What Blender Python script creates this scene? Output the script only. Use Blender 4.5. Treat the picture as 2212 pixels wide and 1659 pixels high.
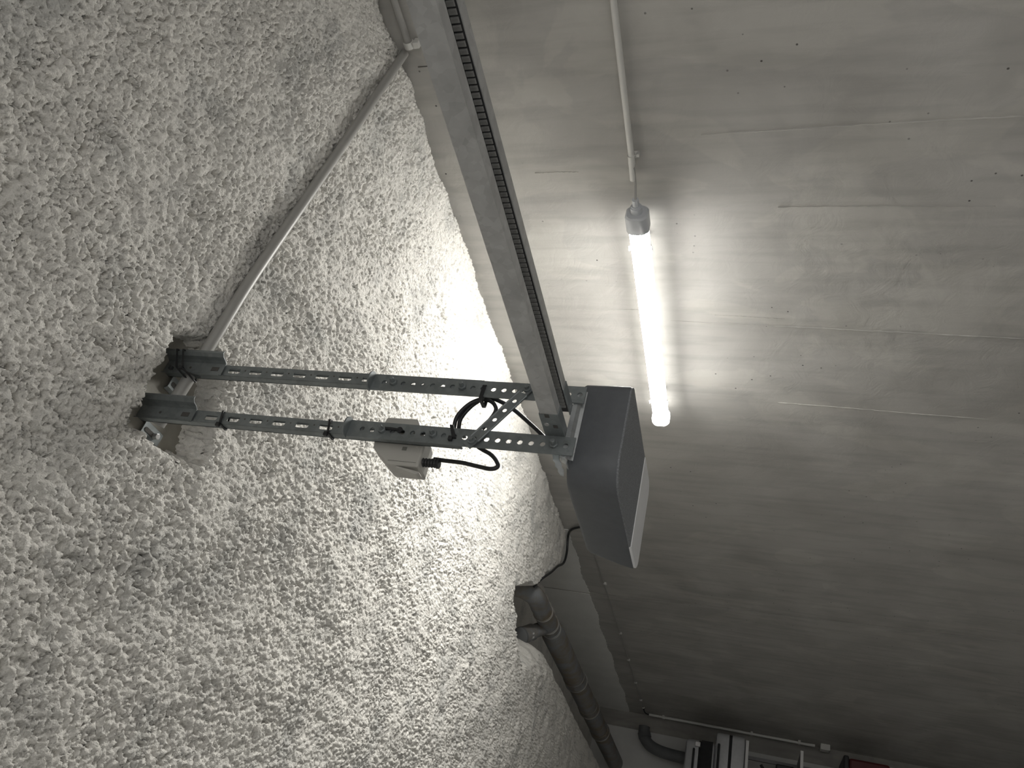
import bpy, bmesh, math, random
import numpy as np
from mathutils import Vector, Matrix

random.seed(7)
for o in list(bpy.data.objects):
    bpy.data.objects.remove(o)
scene = bpy.context.scene
COL = scene.collection

# ------------------------------------------------------------------ camera
# hand-held phone, turned on its side (up in the room is left in the picture)
cam_d = bpy.data.cameras.new('camera')
cam = bpy.data.objects.new('camera', cam_d)
COL.objects.link(cam)
right = Vector((0.23007142, 0.21309789, -0.94955591))
down = Vector((-0.79445536, 0.60466112, -0.05679441))
fwd = Vector((0.56205678, 0.76744656, 0.308412))
m = Matrix((right, -down, -fwd)).transposed().to_4x4()
m.translation = Vector((0, 0, 1.5))
cam.matrix_world = m
cam_d.sensor_fit = 'HORIZONTAL'
cam_d.sensor_width = 36.0
cam_d.lens = 36.0 * 1698.6 / 2212.0
cam_d.clip_start = 0.02
cam_d.clip_end = 100
scene.camera = cam

# ------------------------------------------------------------------ world + exposure
w = bpy.data.worlds.new('world')
scene.world = w
w.use_nodes = True
w.node_tree.nodes['Background'].inputs[0].default_value = (1.0, 0.98, 0.95, 1)
w.node_tree.nodes['Background'].inputs[1].default_value = 1.6
vs = scene.view_settings
vs.view_transform = 'Standard'
vs.look = 'None'
vs.gamma = 1
vs.use_curve_mapping = False
vs.exposure = 0.0
TUBE_STRENGTH = 175.0

# ------------------------------------------------------------------ materials
def nodes_of(mat):
    mat.use_nodes = True
    nt = mat.node_tree
    return nt, nt.nodes, nt.links, nt.nodes['Principled BSDF']

def simple(name, col, rough=0.5, metal=0.0, noise=0.0, nscale=30.0, bump=0.0, bscale=200.0, spec=0.5):
    mat = bpy.data.materials.new(name)
    nt, N, L, bs = nodes_of(mat)
    bs.inputs['Roughness'].default_value = rough
    bs.inputs['Metallic'].default_value = metal
    bs.inputs['Specular IOR Level'].default_value = spec
    tc = N.new('ShaderNodeTexCoord')
    nz = N.new('ShaderNodeTexNoise')
    nz.inputs['Scale'].default_value = nscale
    nz.inputs['Detail'].default_value = 5
    L.new(tc.outputs['Object'], nz.inputs['Vector'])
    rp = N.new('ShaderNodeValToRGB')
    rp.color_ramp.elements[0].position = 0.3
    rp.color_ramp.elements[1].position = 0.7
    a = [max(0, c * (1 - noise)) for c in col]
    b = [min(1, c * (1 + noise)) for c in col]
    rp.color_ramp.elements[0].color = (*a, 1)
    rp.color_ramp.elements[1].color = (*b, 1)
    L.new(nz.outputs['Fac'], rp.inputs['Fac'])
    L.new(rp.outputs['Color'], bs.inputs['Base Color'])
    if bump > 0:
        n2 = N.new('ShaderNodeTexNoise')
        n2.inputs['Scale'].default_value = bscale
        L.new(tc.outputs['Object'], n2.inputs['Vector'])
        bp = N.new('ShaderNodeBump')
        bp.inputs['Strength'].default_value = bump
        bp.inputs['Distance'].default_value = 0.002
        L.new(n2.outputs['Fac'], bp.inputs['Height'])
        L.new(bp.outputs['Normal'], bs.inputs['Normal'])
    return mat

def mat_coat(name, smooth=False):
    mat = bpy.data.materials.new(name)
    nt, N, L, bs = nodes_of(mat)
    bs.inputs['Roughness'].default_value = 1.0
    bs.inputs['Specular IOR Level'].default_value = 0.05
    tc = N.new('ShaderNodeTexCoord')
    n1 = N.new('ShaderNodeTexNoise'); n1.inputs['Scale'].default_value = 5.5; n1.inputs['Detail'].default_value = 8; n1.inputs['Roughness'].default_value = 0.62
    L.new(tc.outputs['Object'], n1.inputs['Vector'])
    r1 = N.new('ShaderNodeValToRGB')
    e = r1.color_ramp.elements
    e[0].position = 0.30; e[0].color = (0.60, 0.595, 0.575, 1)
    e[1].position = 0.50; e[1].color = (0.84, 0.82, 0.78, 1)
    L.new(n1.outputs['Fac'], r1.inputs['Fac'])
    n2 = N.new('ShaderNodeTexNoise'); n2.inputs['Scale'].default_value = 130; n2.inputs['Detail'].default_value = 4
    L.new(tc.outputs['Object'], n2.inputs['Vector'])
    r2 = N.new('ShaderNodeValToRGB')
    r2.color_ramp.elements[0].position = 0.3; r2.color_ramp.elements[0].color = (0.86, 0.86, 0.85, 1)
    r2.color_ramp.elements[1].position = 0.6; r2.color_ramp.elements[1].color = (1, 1, 1, 1)
    L.new(n2.outputs['Fac'], r2.inputs['Fac'])
    mx = N.new('ShaderNodeMix'); mx.data_type = 'RGBA'; mx.blend_type = 'MULTIPLY'
    mx.inputs['Factor'].default_value = 1.0
    L.new(r1.outputs['Color'], mx.inputs['A']); L.new(r2.outputs['Color'], mx.inputs['B'])
    L.new(mx.outputs['Result'], bs.inputs['Base Color'])
    n3 = N.new('ShaderNodeTexNoise'); n3.inputs['Scale'].default_value = 300 if not smooth else 90
    n3.inputs['Detail'].default_value = 3
    L.new(tc.outputs['Object'], n3.inputs['Vector'])
    bp = N.new('ShaderNodeBump'); bp.inputs['Strength'].default_value = 0.85 if not smooth else 0.3
    bp.inputs['Distance'].default_value = 0.004
    L.new(n3.outputs['Fac'], bp.inputs['Height'])
    L.new(bp.outputs['Normal'], bs.inputs['Normal'])
    return mat

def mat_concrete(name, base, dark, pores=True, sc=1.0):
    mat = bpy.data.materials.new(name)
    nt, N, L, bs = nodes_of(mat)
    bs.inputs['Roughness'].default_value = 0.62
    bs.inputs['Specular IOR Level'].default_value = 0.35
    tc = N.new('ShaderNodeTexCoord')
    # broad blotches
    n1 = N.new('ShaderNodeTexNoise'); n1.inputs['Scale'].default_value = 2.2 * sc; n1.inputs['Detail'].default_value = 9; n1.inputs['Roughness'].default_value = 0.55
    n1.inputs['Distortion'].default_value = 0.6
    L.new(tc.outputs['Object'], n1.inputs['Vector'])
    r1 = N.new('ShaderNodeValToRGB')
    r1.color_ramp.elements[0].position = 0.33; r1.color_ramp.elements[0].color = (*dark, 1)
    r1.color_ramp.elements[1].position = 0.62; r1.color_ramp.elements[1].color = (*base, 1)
    L.new(n1.outputs['Fac'], r1.inputs['Fac'])
    # vertical board-formed streaks
    mp = N.new('ShaderNodeMapping'); mp.inputs['Scale'].default_value = (14, 14, 1.6)
    L.new(tc.outputs['Object'], mp.inputs['Vector'])
    n2 = N.new('ShaderNodeTexNoise'); n2.inputs['Scale'].default_value = 1.6; n2.inputs['Detail'].default_value = 6
    L.new(mp.outputs['Vector'], n2.inputs['Vector'])
    r2 = N.new('ShaderNodeValToRGB')
    r2.color_ramp.elements[0].position = 0.34; r2.color_ramp.elements[0].color = (0.88, 0.88, 0.88, 1)
    r2.color_ramp.elements[1].position = 0.55; r2.color_ramp.elements[1].color = (1, 1, 1, 1)
    L.new(n2.outputs['Fac'], r2.inputs['Fac'])
    mx = N.new('ShaderNodeMix'); mx.data_type = 'RGBA'; mx.blend_type = 'MULTIPLY'; mx.inputs['Factor'].default_value = 1.0
    L.new(r1.outputs['Color'], mx.inputs['A']); L.new(r2.outputs['Color'], mx.inputs['B'])
    out = mx.outputs['Result']
    # smeared skim-coat patches with sharper borders
    n4 = N.new('ShaderNodeTexNoise'); n4.inputs['Scale'].default_value = 1.7 * sc; n4.inputs['Detail'].default_value = 7; n4.inputs['Distortion'].default_value = 1.2
    mp4 = N.new('ShaderNodeMapping'); mp4.inputs['Location'].default_value = (3.1, 1.7, 5.2); mp4.inputs['Scale'].default_value = (1.4, 1.4, 0.9)
    L.new(tc.outputs['Object'], mp4.inputs['Vector']); L.new(mp4.outputs['Vector'], n4.inputs['Vector'])
    r4 = N.new('ShaderNodeValToRGB')
    r4.color_ramp.elements[0].position = 0.545; r4.color_ramp.elements[0].color = (1, 1, 1, 1)
    r4.color_ramp.elements[1].position = 0.575; r4.color_ramp.elements[1].color = (1.09, 1.09, 1.08, 1)
    L.new(n4.outputs['Fac'], r4.inputs['Fac'])
    mx4 = N.new('ShaderNodeMix'); mx4.data_type = 'RGBA'; mx4.blend_type = 'MULTIPLY'; mx4.inputs['Factor'].default_value = 1.0
    L.new(out, mx4.inputs['A']); L.new(r4.outputs['Color'], mx4.inputs['B'])
    out = mx4.outputs['Result']
    if pores:
        vo = N.new('ShaderNodeTexVoronoi'); vo.inputs['Scale'].default_value = 17
        L.new(tc.outputs['Object'], vo.inputs['Vector'])
        r3 = N.new('ShaderNodeValToRGB')
        r3.color_ramp.elements[0].position = 0.045; r3.color_ramp.elements[0].color = (1, 1, 1, 1)
        r3.color_ramp.elements[1].position = 0.075; r3.color_ramp.elements[1].color = (0, 0, 0, 1)
        L.new(vo.outputs['Distance'], r3.inputs['Fac'])
        n5 = N.new('ShaderNodeTexNoise'); n5.inputs['Scale'].default_value = 1.3; n5.inputs['Detail'].default_value = 2
        mp5 = N.new('ShaderNodeMapping'); mp5.inputs['Location'].default_value = (0.0, 1.15, 0.35)
        L.new(tc.outputs['Object'], mp5.inputs['Vector']); L.new(mp5.outputs['Vector'], n5.inputs['Vector'])
        r5 = N.new('ShaderNodeValToRGB')
        r5.color_ramp.elements[0].position = 0.44; r5.color_ramp.elements[0].color = (0, 0, 0, 1)
        r5.color_ramp.elements[1].position = 0.55; r5.color_ramp.elements[1].color = (1, 1, 1, 1)
        L.new(n5.outputs['Fac'], r5.inputs['Fac'])
        mm = N.new('ShaderNodeMath'); mm.operation = 'MULTIPLY'
        L.new(r3.outputs['Color'], mm.inputs[0]); L.new(r5.outputs['Color'], mm.inputs[1])
        mx3 = N.new('ShaderNodeMix'); mx3.data_type = 'RGBA'
        L.new(mm.outputs[0], mx3.inputs['Factor']); L.new(out, mx3.inputs['A'])
        mx3.inputs['B'].default_value = (0.09, 0.085, 0.08, 1)
        out = mx3.outputs['Result']
    L.new(out, bs.inputs['Base Color'])
    # trowel relief
    n6 = N.new('ShaderNodeTexNoise'); n6.inputs['Scale'].default_value = 9; n6.inputs['Detail'].default_value = 10; n6.inputs['Roughness'].default_value = 0.6
    n6.inputs['Distortion'].default_value = 1.5
    L.new(tc.outputs['Object'], n6.inputs['Vector'])
    bp = N.new('ShaderNodeBump'); bp.inputs['Strength'].default_value = 0.22; bp.inputs['Distance'].default_value = 0.012
    L.new(n6.outputs['Fac'], bp.inputs['Height'])
    L.new(bp.outputs['Normal'], bs.inputs['Normal'])
    return mat

def mat_galv(name, col=(0.46, 0.48, 0.49), rough=0.42, metal=0.85):
    mat = bpy.data.materials.new(name)
    nt, N, L, bs = nodes_of(mat)
    bs.inputs['Metallic'].default_value = metal
    tc = N.new('ShaderNodeTexCoord')
    vo = N.new('ShaderNodeTexVoronoi'); vo.inputs['Scale'].default_value = 95
    L.new(tc.outputs['Object'], vo.inputs['Vector'])
    nz = N.new('ShaderNodeTexNoise'); nz.inputs['Scale'].default_value = 22; nz.inputs['Detail'].default_value = 6
    L.new(tc.outputs['Object'], nz.inputs['Vector'])
    ad = N.new('ShaderNodeMath'); ad.operation = 'MULTIPLY_ADD'; ad.inputs[1].default_value = 0.35
    L.new(vo.outputs['Color'], ad.inputs[0]); L.new(nz.outputs['Fac'], ad.inputs[2])
    rp = N.new('ShaderNodeValToRGB')
    rp.color_ramp.elements[0].position = 0.35; rp.color_ramp.elements[0].color = (*[c * 0.78 for c in col], 1)
    rp.color_ramp.elements[1].position = 0.95; rp.color_ramp.elements[1].color = (*[min(1, c * 1.18) for c in col], 1)
    L.new(ad.outputs[0], rp.inputs['Fac']); L.new(rp.outputs['Color'], bs.inputs['Base Color'])
    mr = N.new('ShaderNodeMapRange'); mr.inputs['To Min'].default_value = rough - 0.1; mr.inputs['To Max'].default_value = rough + 0.12
    L.new(nz.outputs['Fac'], mr.inputs['Value']); L.new(mr.outputs['Result'], bs.inputs['Roughness'])
    return mat

def mat_emit(name, col, s):
    mat = bpy.data.materials.new(name)
    nt, N, L, bs = nodes_of(mat)
    bs.inputs['Base Color'].default_value = (0.9, 0.9, 0.9, 1)
    bs.inputs['Emission Color'].default_value = (*col, 1)
    bs.inputs['Emission Strength'].default_value = s
    return mat

def mat_pipe(name):
    mat = bpy.data.materials.new(name)
    nt, N, L, bs = nodes_of(mat)
    bs.inputs['Roughness'].default_value = 0.5
    tc = N.new('ShaderNodeTexCoord')
    nz = N.new('ShaderNodeTexNoise'); nz.inputs['Scale'].default_value = 7; nz.inputs['Detail'].default_value = 9; nz.inputs['Roughness'].default_value = 0.7
    L.new(tc.outputs['Object'], nz.inputs['Vector'])
    rp = N.new('ShaderNodeValToRGB')
    rp.color_ramp.elements[0].position = 0.4; rp.color_ramp.elements[0].color = (0.19, 0.2, 0.21, 1)
    rp.color_ramp.elements[1].position = 0.62; rp.color_ramp.elements[1].color = (0.165, 0.135, 0.1, 1)
    L.new(nz.outputs['Fac'], rp.inputs['Fac']); L.new(rp.outputs['Color'], bs.inputs['Base Color'])
    return mat

M = dict(
    coat=mat_coat('sprayed_coating'),
    coat_smooth=mat_coat('smooth_overspray', True),
    concrete=mat_concrete('wall_concrete', (0.475, 0.465, 0.445), (0.39, 0.38, 0.36)),
    concrete_dark=mat_concrete('back_wall_concrete', (0.34, 0.33, 0.31), (0.26, 0.25, 0.235), False),
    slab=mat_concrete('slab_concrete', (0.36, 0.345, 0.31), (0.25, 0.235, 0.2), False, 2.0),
    floor=mat_concrete('floor_concrete', (0.48, 0.475, 0.465), (0.40, 0.395, 0.385), False),
    joint=simple('joint_filler', (0.09, 0.085, 0.08), 0.9, noise=0.3),
    plaster=simple('painted_plaster', (0.58, 0.58, 0.57), 0.8, noise=0.08, nscale=4, bump=0.3),
    white_paint=simple('white_paint', (0.8, 0.8, 0.78), 0.8, noise=0.05, nscale=5, bump=0.4, bscale=60),
    galv=mat_galv('galvanised_steel'),
    galv_dark=mat_galv('zinc_plated_steel', (0.24, 0.262, 0.268), 0.45, 0.6),
    galv_rail=mat_galv('rail_steel', (0.50, 0.505, 0.505), 0.40, 0.45),
    bolt=mat_galv('bolt_steel', (0.5, 0.5, 0.5), 0.35, 0.8),
    black=simple('black_plastic', (0.016, 0.017, 0.019), 0.45, noise=0.1),
    cable=simple('black_cable_sheath', (0.018, 0.019, 0.021), 0.38, noise=0.1),
    belt=simple('drive_belt_rubber', (0.035, 0.036, 0.038), 0.7, noise=0.15),
    tooth=simple('belt_tooth_rubber', (0.26, 0.26, 0.25), 0.7, noise=0.12, nscale=200),
    housing=simple('anthracite_housing', (0.105, 0.112, 0.122), 0.5, noise=0.06, nscale=60, bump=0.15, bscale=900),
    speckle=simple('speckled_underside', (0.2, 0.21, 0.225), 0.6, noise=0.35, nscale=420, bump=0.5, bscale=600),
    lightcover=simple('milky_light_cover', (0.8, 0.81, 0.83), 0.35, noise=0.04, nscale=12),
    pvc=simple('light_grey_pvc', (0.36, 0.355, 0.34), 0.4, noise=0.04, nscale=15),
    pvc_white=simple('white_pvc', (0.66, 0.655, 0.63), 0.4, noise=0.03, nscale=15),
    lampcap=simple('lamp_end_cap_plastic', (0.55, 0.57, 0.6), 0.45, noise=0.03),
    socket=simple('socket_plastic', (0.50, 0.49, 0.455), 0.45, noise=0.04, nscale=12),
    socket_dark=simple('socket_recess', (0.2, 0.2, 0.18), 0.6),
    diffuser=mat_emit('lit_tube_diffuser', (1.0, 0.98, 0.925), TUBE_STRENGTH),
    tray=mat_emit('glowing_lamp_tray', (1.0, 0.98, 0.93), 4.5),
    pipe=mat_pipe('grey_drain_pipe'),
    pipe_dark=simple('dark_drain_pipe', (0.12, 0.125, 0.13), 0.5, noise=0.15, nscale=6),
    silver=simple('silver_suitcase_shell', (0.5, 0.51, 0.53), 0.35, 0.3, noise=0.06),
    black_soft=simple('black_fabric', (0.02, 0.02, 0.022), 0.85, noise=0.2),
    shelf=simple('shelf_edge_white', (0.72, 0.72, 0.72), 0.5, noise=0.04),
    shelf_metal=simple('shelf_post_grey', (0.25, 0.25, 0.26), 0.5, noise=0.05),
    red=simple('dark_red_paint', (0.085, 0.012, 0.014), 0.45, noise=0.12, nscale=6),
    label=simple('pipe_label', (0.5, 0.5, 0.5), 0.5, noise=0.2, nscale=220),
)

# ------------------------------------------------------------------ mesh helpers
class MB:
    def __init__(s):
        s.v = []; s.f = []
    def add(s, vs, fs):
        n = len(s.v)
        s.v += [tuple(p) for p in vs]
        s.f += [tuple(i + n for i in q) for q in fs]
        return s
    def box(s, x0, x1, y0, y1, z0, z1):
        return s.add([(x0, y0, z0), (x1, y0, z0), (x1, y1, z0), (x0, y1, z0), (x0, y0, z1), (x1, y0, z1), (x1, y1, z1), (x0, y1, z1)],
                     [(0, 3, 2, 1), (4, 5, 6, 7), (0, 1, 5, 4), (1, 2, 6, 5), (2, 3, 7, 6), (3, 0, 4, 7)])
    def prism(s, poly, a, b, axis='y'):
        """poly in the two other axes, extruded from a to b along axis"""
        def mk(p, t):
            if axis == 'y': return (p[0], t, p[1])
            if axis == 'x': return (t, p[0], p[1])
            return (p[0], p[1], t)
        n = len(poly)
        vs = [mk(p, a) for p in poly] + [mk(p, b) for p in poly]
        fs = [tuple(range(n)), tuple(range(2 * n - 1, n - 1, -1))]
        fs += [(i, n + i, n + (i + 1) % n, (i + 1) % n) for i in range(n)]
        return s.add(vs, fs)
    def tube(s, pts, r, seg=10, cap=True, closed=False):
        pts = [Vector(p) for p in pts]
        n = len(pts)
        rs = r if isinstance(r, (list, tuple)) else [r] * n
        t0 = (pts[1] - pts[0]).normalized()
        up = Vector((0, 0, 1)) if abs(t0.z) < 0.9 else Vector((1, 0, 0))
        nrm = (up - t0 * up.dot(t0)).normalized()
        vs = []; prev = t0
        for i, p in enumerate(pts):
            if closed:
                t = (pts[(i + 1) % n] - pts[i - 1]).normalized()
            elif i == 0: t = t0
            elif i == n - 1: t = (pts[-1] - pts[-2]).normalized()
            else: t = ((pts[i + 1] - p).normalized() + (p - pts[i - 1]).normalized()).normalized()
            q = prev.rotation_difference(t)
            nrm = q @ nrm
            nrm = (nrm - t * nrm.dot(t)).normalized()
            prev = t
            b = t.cross(nrm)
            for k in range(seg):
                a = 2 * math.pi * k / seg
                vs.append(p + (nrm * math.cos(a) + b * math.sin(a)) * rs[i])
        fs = []
        for i in range(n if closed else n - 1):
            j = (i + 1) % n
            for k in range(seg):
                fs.append((i * seg + k, i * seg + (k + 1) % seg, j * seg + (k + 1) % seg, j * seg + k))
        if cap and not closed:
            fs.append(tuple(range(seg - 1, -1, -1)))
            fs.append(tuple((n - 1) * seg + k for k in range(seg)))
        return s.add(vs, fs)
    def loft(s, rings, cap=True):
        n = len(rings[0]); vs = []
        for r in rings: vs += list(r)
        fs = []
        for i in range(len(rings) - 1):
            for k in range(n):
                fs.append((i * n + k, i * n + (k + 1) % n, (i + 1) * n + (k + 1) % n, (i + 1) * n + k))
        if cap:
            fs.append(tuple(range(n - 1, -1, -1)))
            fs.append(tuple((len(rings) - 1) * n + k for k in range(n)))
        return s.add(vs, fs)
    def sheet(s, prof, th, a, b, axis):
        """thin bent sheet: 2-D profile polyline thickened by th, extruded along axis"""
        P = [Vector(p) for p in prof]; L = []; R = []
        for i, p in enumerate(P):
            d = Vector((0, 0))
            if i > 0: d += (p - P[i - 1]).normalized()
            if i < len(P) - 1: d += (P[i + 1] - p).normalized()
            d.normalize()
            nr = Vector((-d.y, d.x)) * th * 0.5
            L.append(p + nr); R.append(p - nr)
        n = len(P)
        def mk(p, t):
            if axis == 'y': return (p[0], t, p[1])
            if axis == 'x': return (t, p[0], p[1])
            return (p[0], p[1], t)
        vs = [mk(p, a) for p in L] + [mk(p, a) for p in R] + [mk(p, b) for p in L] + [mk(p, b) for p in R]
        fs = []
        for i in range(n - 1):
            fs += [(i, i + 1, n + i + 1, n + i), (2 * n + i, 3 * n + i, 3 * n + i + 1, 2 * n + i + 1),
                   (i, 2 * n + i, 2 * n + i + 1, i + 1), (n + i, n + i + 1, 3 * n + i + 1, 3 * n + i)]
        fs += [(0, n, 3 * n, 2 * n), (n - 1, 3 * n - 1, 4 * n - 1, 2 * n - 1)]
        return s.add(vs, fs)
    def strip(s, origin, U, V, Wd, u0, u1, half, holes, th):
        """flat bar along U (u0..u1), width +-half along V, thickness th along Wd, with real holes.
        holes = list of (u, v, ru, rv, corner) ; one hole per cell"""
        U = Vector(U); V = Vector(V); Wd = Vector(Wd); O = Vector(origin)
        holes = sorted(holes)
        cuts = [u0]
        for a, b in zip(holes[:-1], holes[1:]): cuts.append((a[0] + b[0]) / 2)
        cuts.append(u1)
        pt = lambda u, v, w_: O + U * u + V * v + Wd * w_
        for i, (hu, hv, ru, rv, kind) in enumerate(holes):
            a, b = cuts[i], cuts[i + 1]
            # keep each cell's hole frame to the hole, plain plates outside it
            ca, cb = max(a, hu - ru * 1.35), min(b, hu + ru * 1.35)
            for (p, q) in ((a, ca), (cb, b)):
                if q - p > 1e-5:
                    s.add([pt(p, -half, 0), pt(q, -half, 0), pt(q, half, 0), pt(p, half, 0), pt(p, -half, th), pt(q, -half, th), pt(q, half, th), pt(p, half, th)],
                          [(0, 1, 2, 3), (7, 6, 5, 4), (0, 4, 5, 1), (3, 2, 6, 7), (0, 3, 7, 4), (1, 5, 6, 2)])
            n = 20
            angs = [2 * math.pi * k / n for k in range(n)]
            cors = [(cb - hu, half - hv), (ca - hu, half - hv), (ca - hu, -half - hv), (cb - hu, -half - hv)]
            ca_ = [math.atan2(y, x) % (2 * math.pi) for x, y in cors]
            angs = sorted(set([round(x, 6) for x in angs + ca_]))
            inner = []; outer = []
            for t in angs:
                c, sn = math.cos(t), math.sin(t)
                if kind == 'round':
                    inner.append((hu + ru * c, hv + rv * sn))
                else:   # slot: superellipse
                    e = 0.42
                    inner.append((hu + ru * math.copysign(abs(c) ** e, c), hv + rv * math.copysign(abs(sn) ** e, sn)))
                k = min([(cb - hu) / c if c > 1e-9 else 1e9, (ca - hu) / c if c < -1e-9 else 1e9,
                         (half - hv) / sn if sn > 1e-9 else 1e9, (-half - hv) / sn if sn < -1e-9 else 1e9])
                outer.append((hu + k * c, hv + k * sn))
            N = len(angs)
            vs = [pt(*p, 0) for p in inner] + [pt(*p, 0) for p in outer] + [pt(*p, th) for p in inner] + [pt(*p, th) for p in outer]
            fs = []
            for k in range(N):
                j = (k + 1) % N
                fs += [(k, j, N + j, N + k), (2 * N + k, 3 * N + k, 3 * N + j, 2 * N + j), (k, 2 * N + k, 2 * N + j, j), (N + k, N + j, 3 * N + j, 3 * N + k)]
            s.add(vs, fs)
        return s
    def build(s, name, mat, parent=None, smooth=False, bevel=0.0, seg=2):
        me = bpy.data.meshes.new(name)
        me.from_pydata(s.v, [], s.f)
        bm = bmesh.new(); bm.from_mesh(me)
        bmesh.ops.recalc_face_normals(bm, faces=bm.faces)
        bm.to_mesh(me); bm.free()
        me.materials.append(M[mat])
        o = bpy.data.objects.new(name, me)
        COL.objects.link(o)
        if parent: o.parent = parent
        if smooth:
            for p in me.polygons: p.use_smooth = True
            try: me.set_sharp_from_angle(angle=math.radians(40))
            except Exception: pass
        if bevel > 0:
            md = o.modifiers.new('bevel', 'BEVEL'); md.width = bevel; md.segments = seg; md.limit_method = 'ANGLE'; md.angle_limit = math.radians(35)
        return o

def thing(name, label, cat, group=None):
    o = bpy.data.objects.new(name, None); COL.objects.link(o)
    o.empty_display_size = 0.05
    o['label'] = label; o['category'] = cat
    if group: o['group'] = group
    return o
def tag(o, label, cat, group=None):
    o['label'] = label; o['category'] = cat
    if group: o['group'] = group
    return o
def struct(o, label, cat):
    o['kind'] = 'structure'; o['label'] = label; o['category'] = cat
    return o
def child(mesh_obj, parent, name=None):
    c = mesh_obj.copy(); COL.objects.link(c); c.parent = parent
    return c
def spline(P, n=8):
    P = [Vector(p) for p in P]; out = []
    for i in range(len(P) - 1):
        p0 = P[max(i - 1, 0)]; p1 = P[i]; p2 = P[i + 1]; p3 = P[min(i + 2, len(P) - 1)]
        for k in range(n):
            t = k / n
            out.append(0.5 * ((2 * p1) + (p2 - p0) * t + (2 * p0 - 5 * p1 + 4 * p2 - p3) * t * t + (3 * p1 - p0 - 3 * p2 + p3) * t ** 3))
    out.append(P[-1]); return out
def rrect(x0, x1, y0, y1, rs, seg=6):
    """rounded rectangle outline, rs = radii for (x0y0, x1y0, x1y1, x0y1)"""
    out = []
    for (cx, cy, a0, r) in ((x0 + rs[0], y0 + rs[0], 180, rs[0]), (x1 - rs[1], y0 + rs[1], 270, rs[1]), (x1 - rs[2], y1 - rs[2], 0, rs[2]), (x0 + rs[3], y1 - rs[3], 90, rs[3])):
        for k in range(seg + 1):
            a = math.radians(a0 + 90 * k / seg)
            out.append((cx + r * math.cos(a), cy + r * math.sin(a)))
    return out

# ------------------------------------------------------------------ numpy noise
_rng = np.random.RandomState(11)
_perm = np.tile(_rng.permutation(512), 2)
_gang = _rng.rand(512) * 2 * np.pi
_gx, _gy = np.cos(_gang), np.sin(_gang)
def perlin(x, y):
    xi = np.floor(x).astype(np.int64); yi = np.floor(y).astype(np.int64)
    xf = x - xi; yf = y - yi
    u = xf * xf * xf * (xf * (xf * 6 - 15) + 10); v = yf * yf * yf * (yf * (yf * 6 - 15) + 10)
    def g(ix, iy, dx, dy):
        h = _perm[(_perm[ix & 511] + iy) & 511]
        return _gx[h] * dx + _gy[h] * dy
    a = g(xi, yi, xf, yf); b = g(xi + 1, yi, xf - 1, yf)
    c = g(xi, yi + 1, xf, yf - 1); d = g(xi + 1, yi + 1, xf - 1, yf - 1)
    return (a + u * (b - a)) + v * ((c + u * (d - c)) - (a + u * (b - a)))
def sstep(a, b, x):
    t = np.clip((x - a) / (b - a), 0, 1); return t * t * (3 - 2 * t)
def poly_sd(px, py, poly):
    """signed distance, positive inside"""
    P = np.array(poly); n = len(P)
    d = np.full(px.shape, 1e9); ins = np.zeros(px.shape, bool)
    for i in range(n):
        ax, ay = P[i]; bx, by = P[(i + 1) % n]
        ex, ey = bx - ax, by - ay
        t = np.clip(((px - ax) * ex + (py - ay) * ey) / (ex * ex + ey * ey + 1e-12), 0, 1)
        d = np.minimum(d, (px - ax - t * ex) ** 2 + (py - ay - t * ey) ** 2)
        c = ((ay > py) != (by > py))
        xc = (bx - ax) * (py - ay) / (by - ay + 1e-12) + ax
        ins ^= c & (px < xc)
    d = np.sqrt(d)
    return np.where(ins, d, -d)

# ================================================================== THE SETTING
WX = 2.22           # right-hand concrete wall
XL, YN, YF = -1.6, -1.6, 8.8
FZ = -1.0           # garage floor (the phone is held up high)
ZC = 2.70           # face of the sprayed ceiling
ZS = 2.765          # concrete slab behind it

struct(MB().box(XL - 0.15, WX + 0.15, YN - 6, YF + 0.15, FZ - 0.12, FZ).build('floor', 'floor'), 'smooth grey concrete garage floor', 'floor')
struct(MB().box(XL - 0.15, XL, YN, YF, FZ, 3.2).build('wall_left', 'plaster'), 'plain painted garage wall opposite the lamp', 'wall')
# assumed open entrance behind the camera, out of view, lets in fill daylight
fw = MB().box(XL - 0.15, -1.25, YN - 0.15, YN, FZ, 3.2).box(1.9, WX + 0.15, YN - 0.15, YN, FZ, 3.2).box(-1.25, 1.9, YN - 0.15, YN, 1.95, 3.2)
struct(fw.build('wall_front', 'plaster'), 'painted wall around an assumed open entrance added for fill daylight', 'wall')

# right wall: two poured sections with an open joint between them
wall = bpy.data.objects.new('wall_right', None); COL.objects.link(wall)
struct(wall, 'bare poured concrete wall carrying the lit tube lamp', 'wall')
def jy(z): return 5.447 + 0.0655 * (z + 0.118)
g = 0.0065
a = MB(); a.prism([(YN, FZ - 0.02), (jy(FZ) - g, FZ - 0.02), (jy(3.25) - g, 3.25), (YN, 3.25)], WX, WX + 0.15, 'x'); a.build('wall_section', 'concrete', wall)
a = MB(); a.prism([(jy(FZ) + g, FZ - 0.02), (YF, FZ - 0.02), (YF, 3.25), (jy(3.25) + g, 3.25)], WX, WX + 0.15, 'x'); a.build('wall_section', 'concrete', wall)
MB().box(WX + 0.022, WX + 0.03, 5.3, 5.8, FZ, 3.25).build('joint_filler', 'joint', wall)
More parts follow.
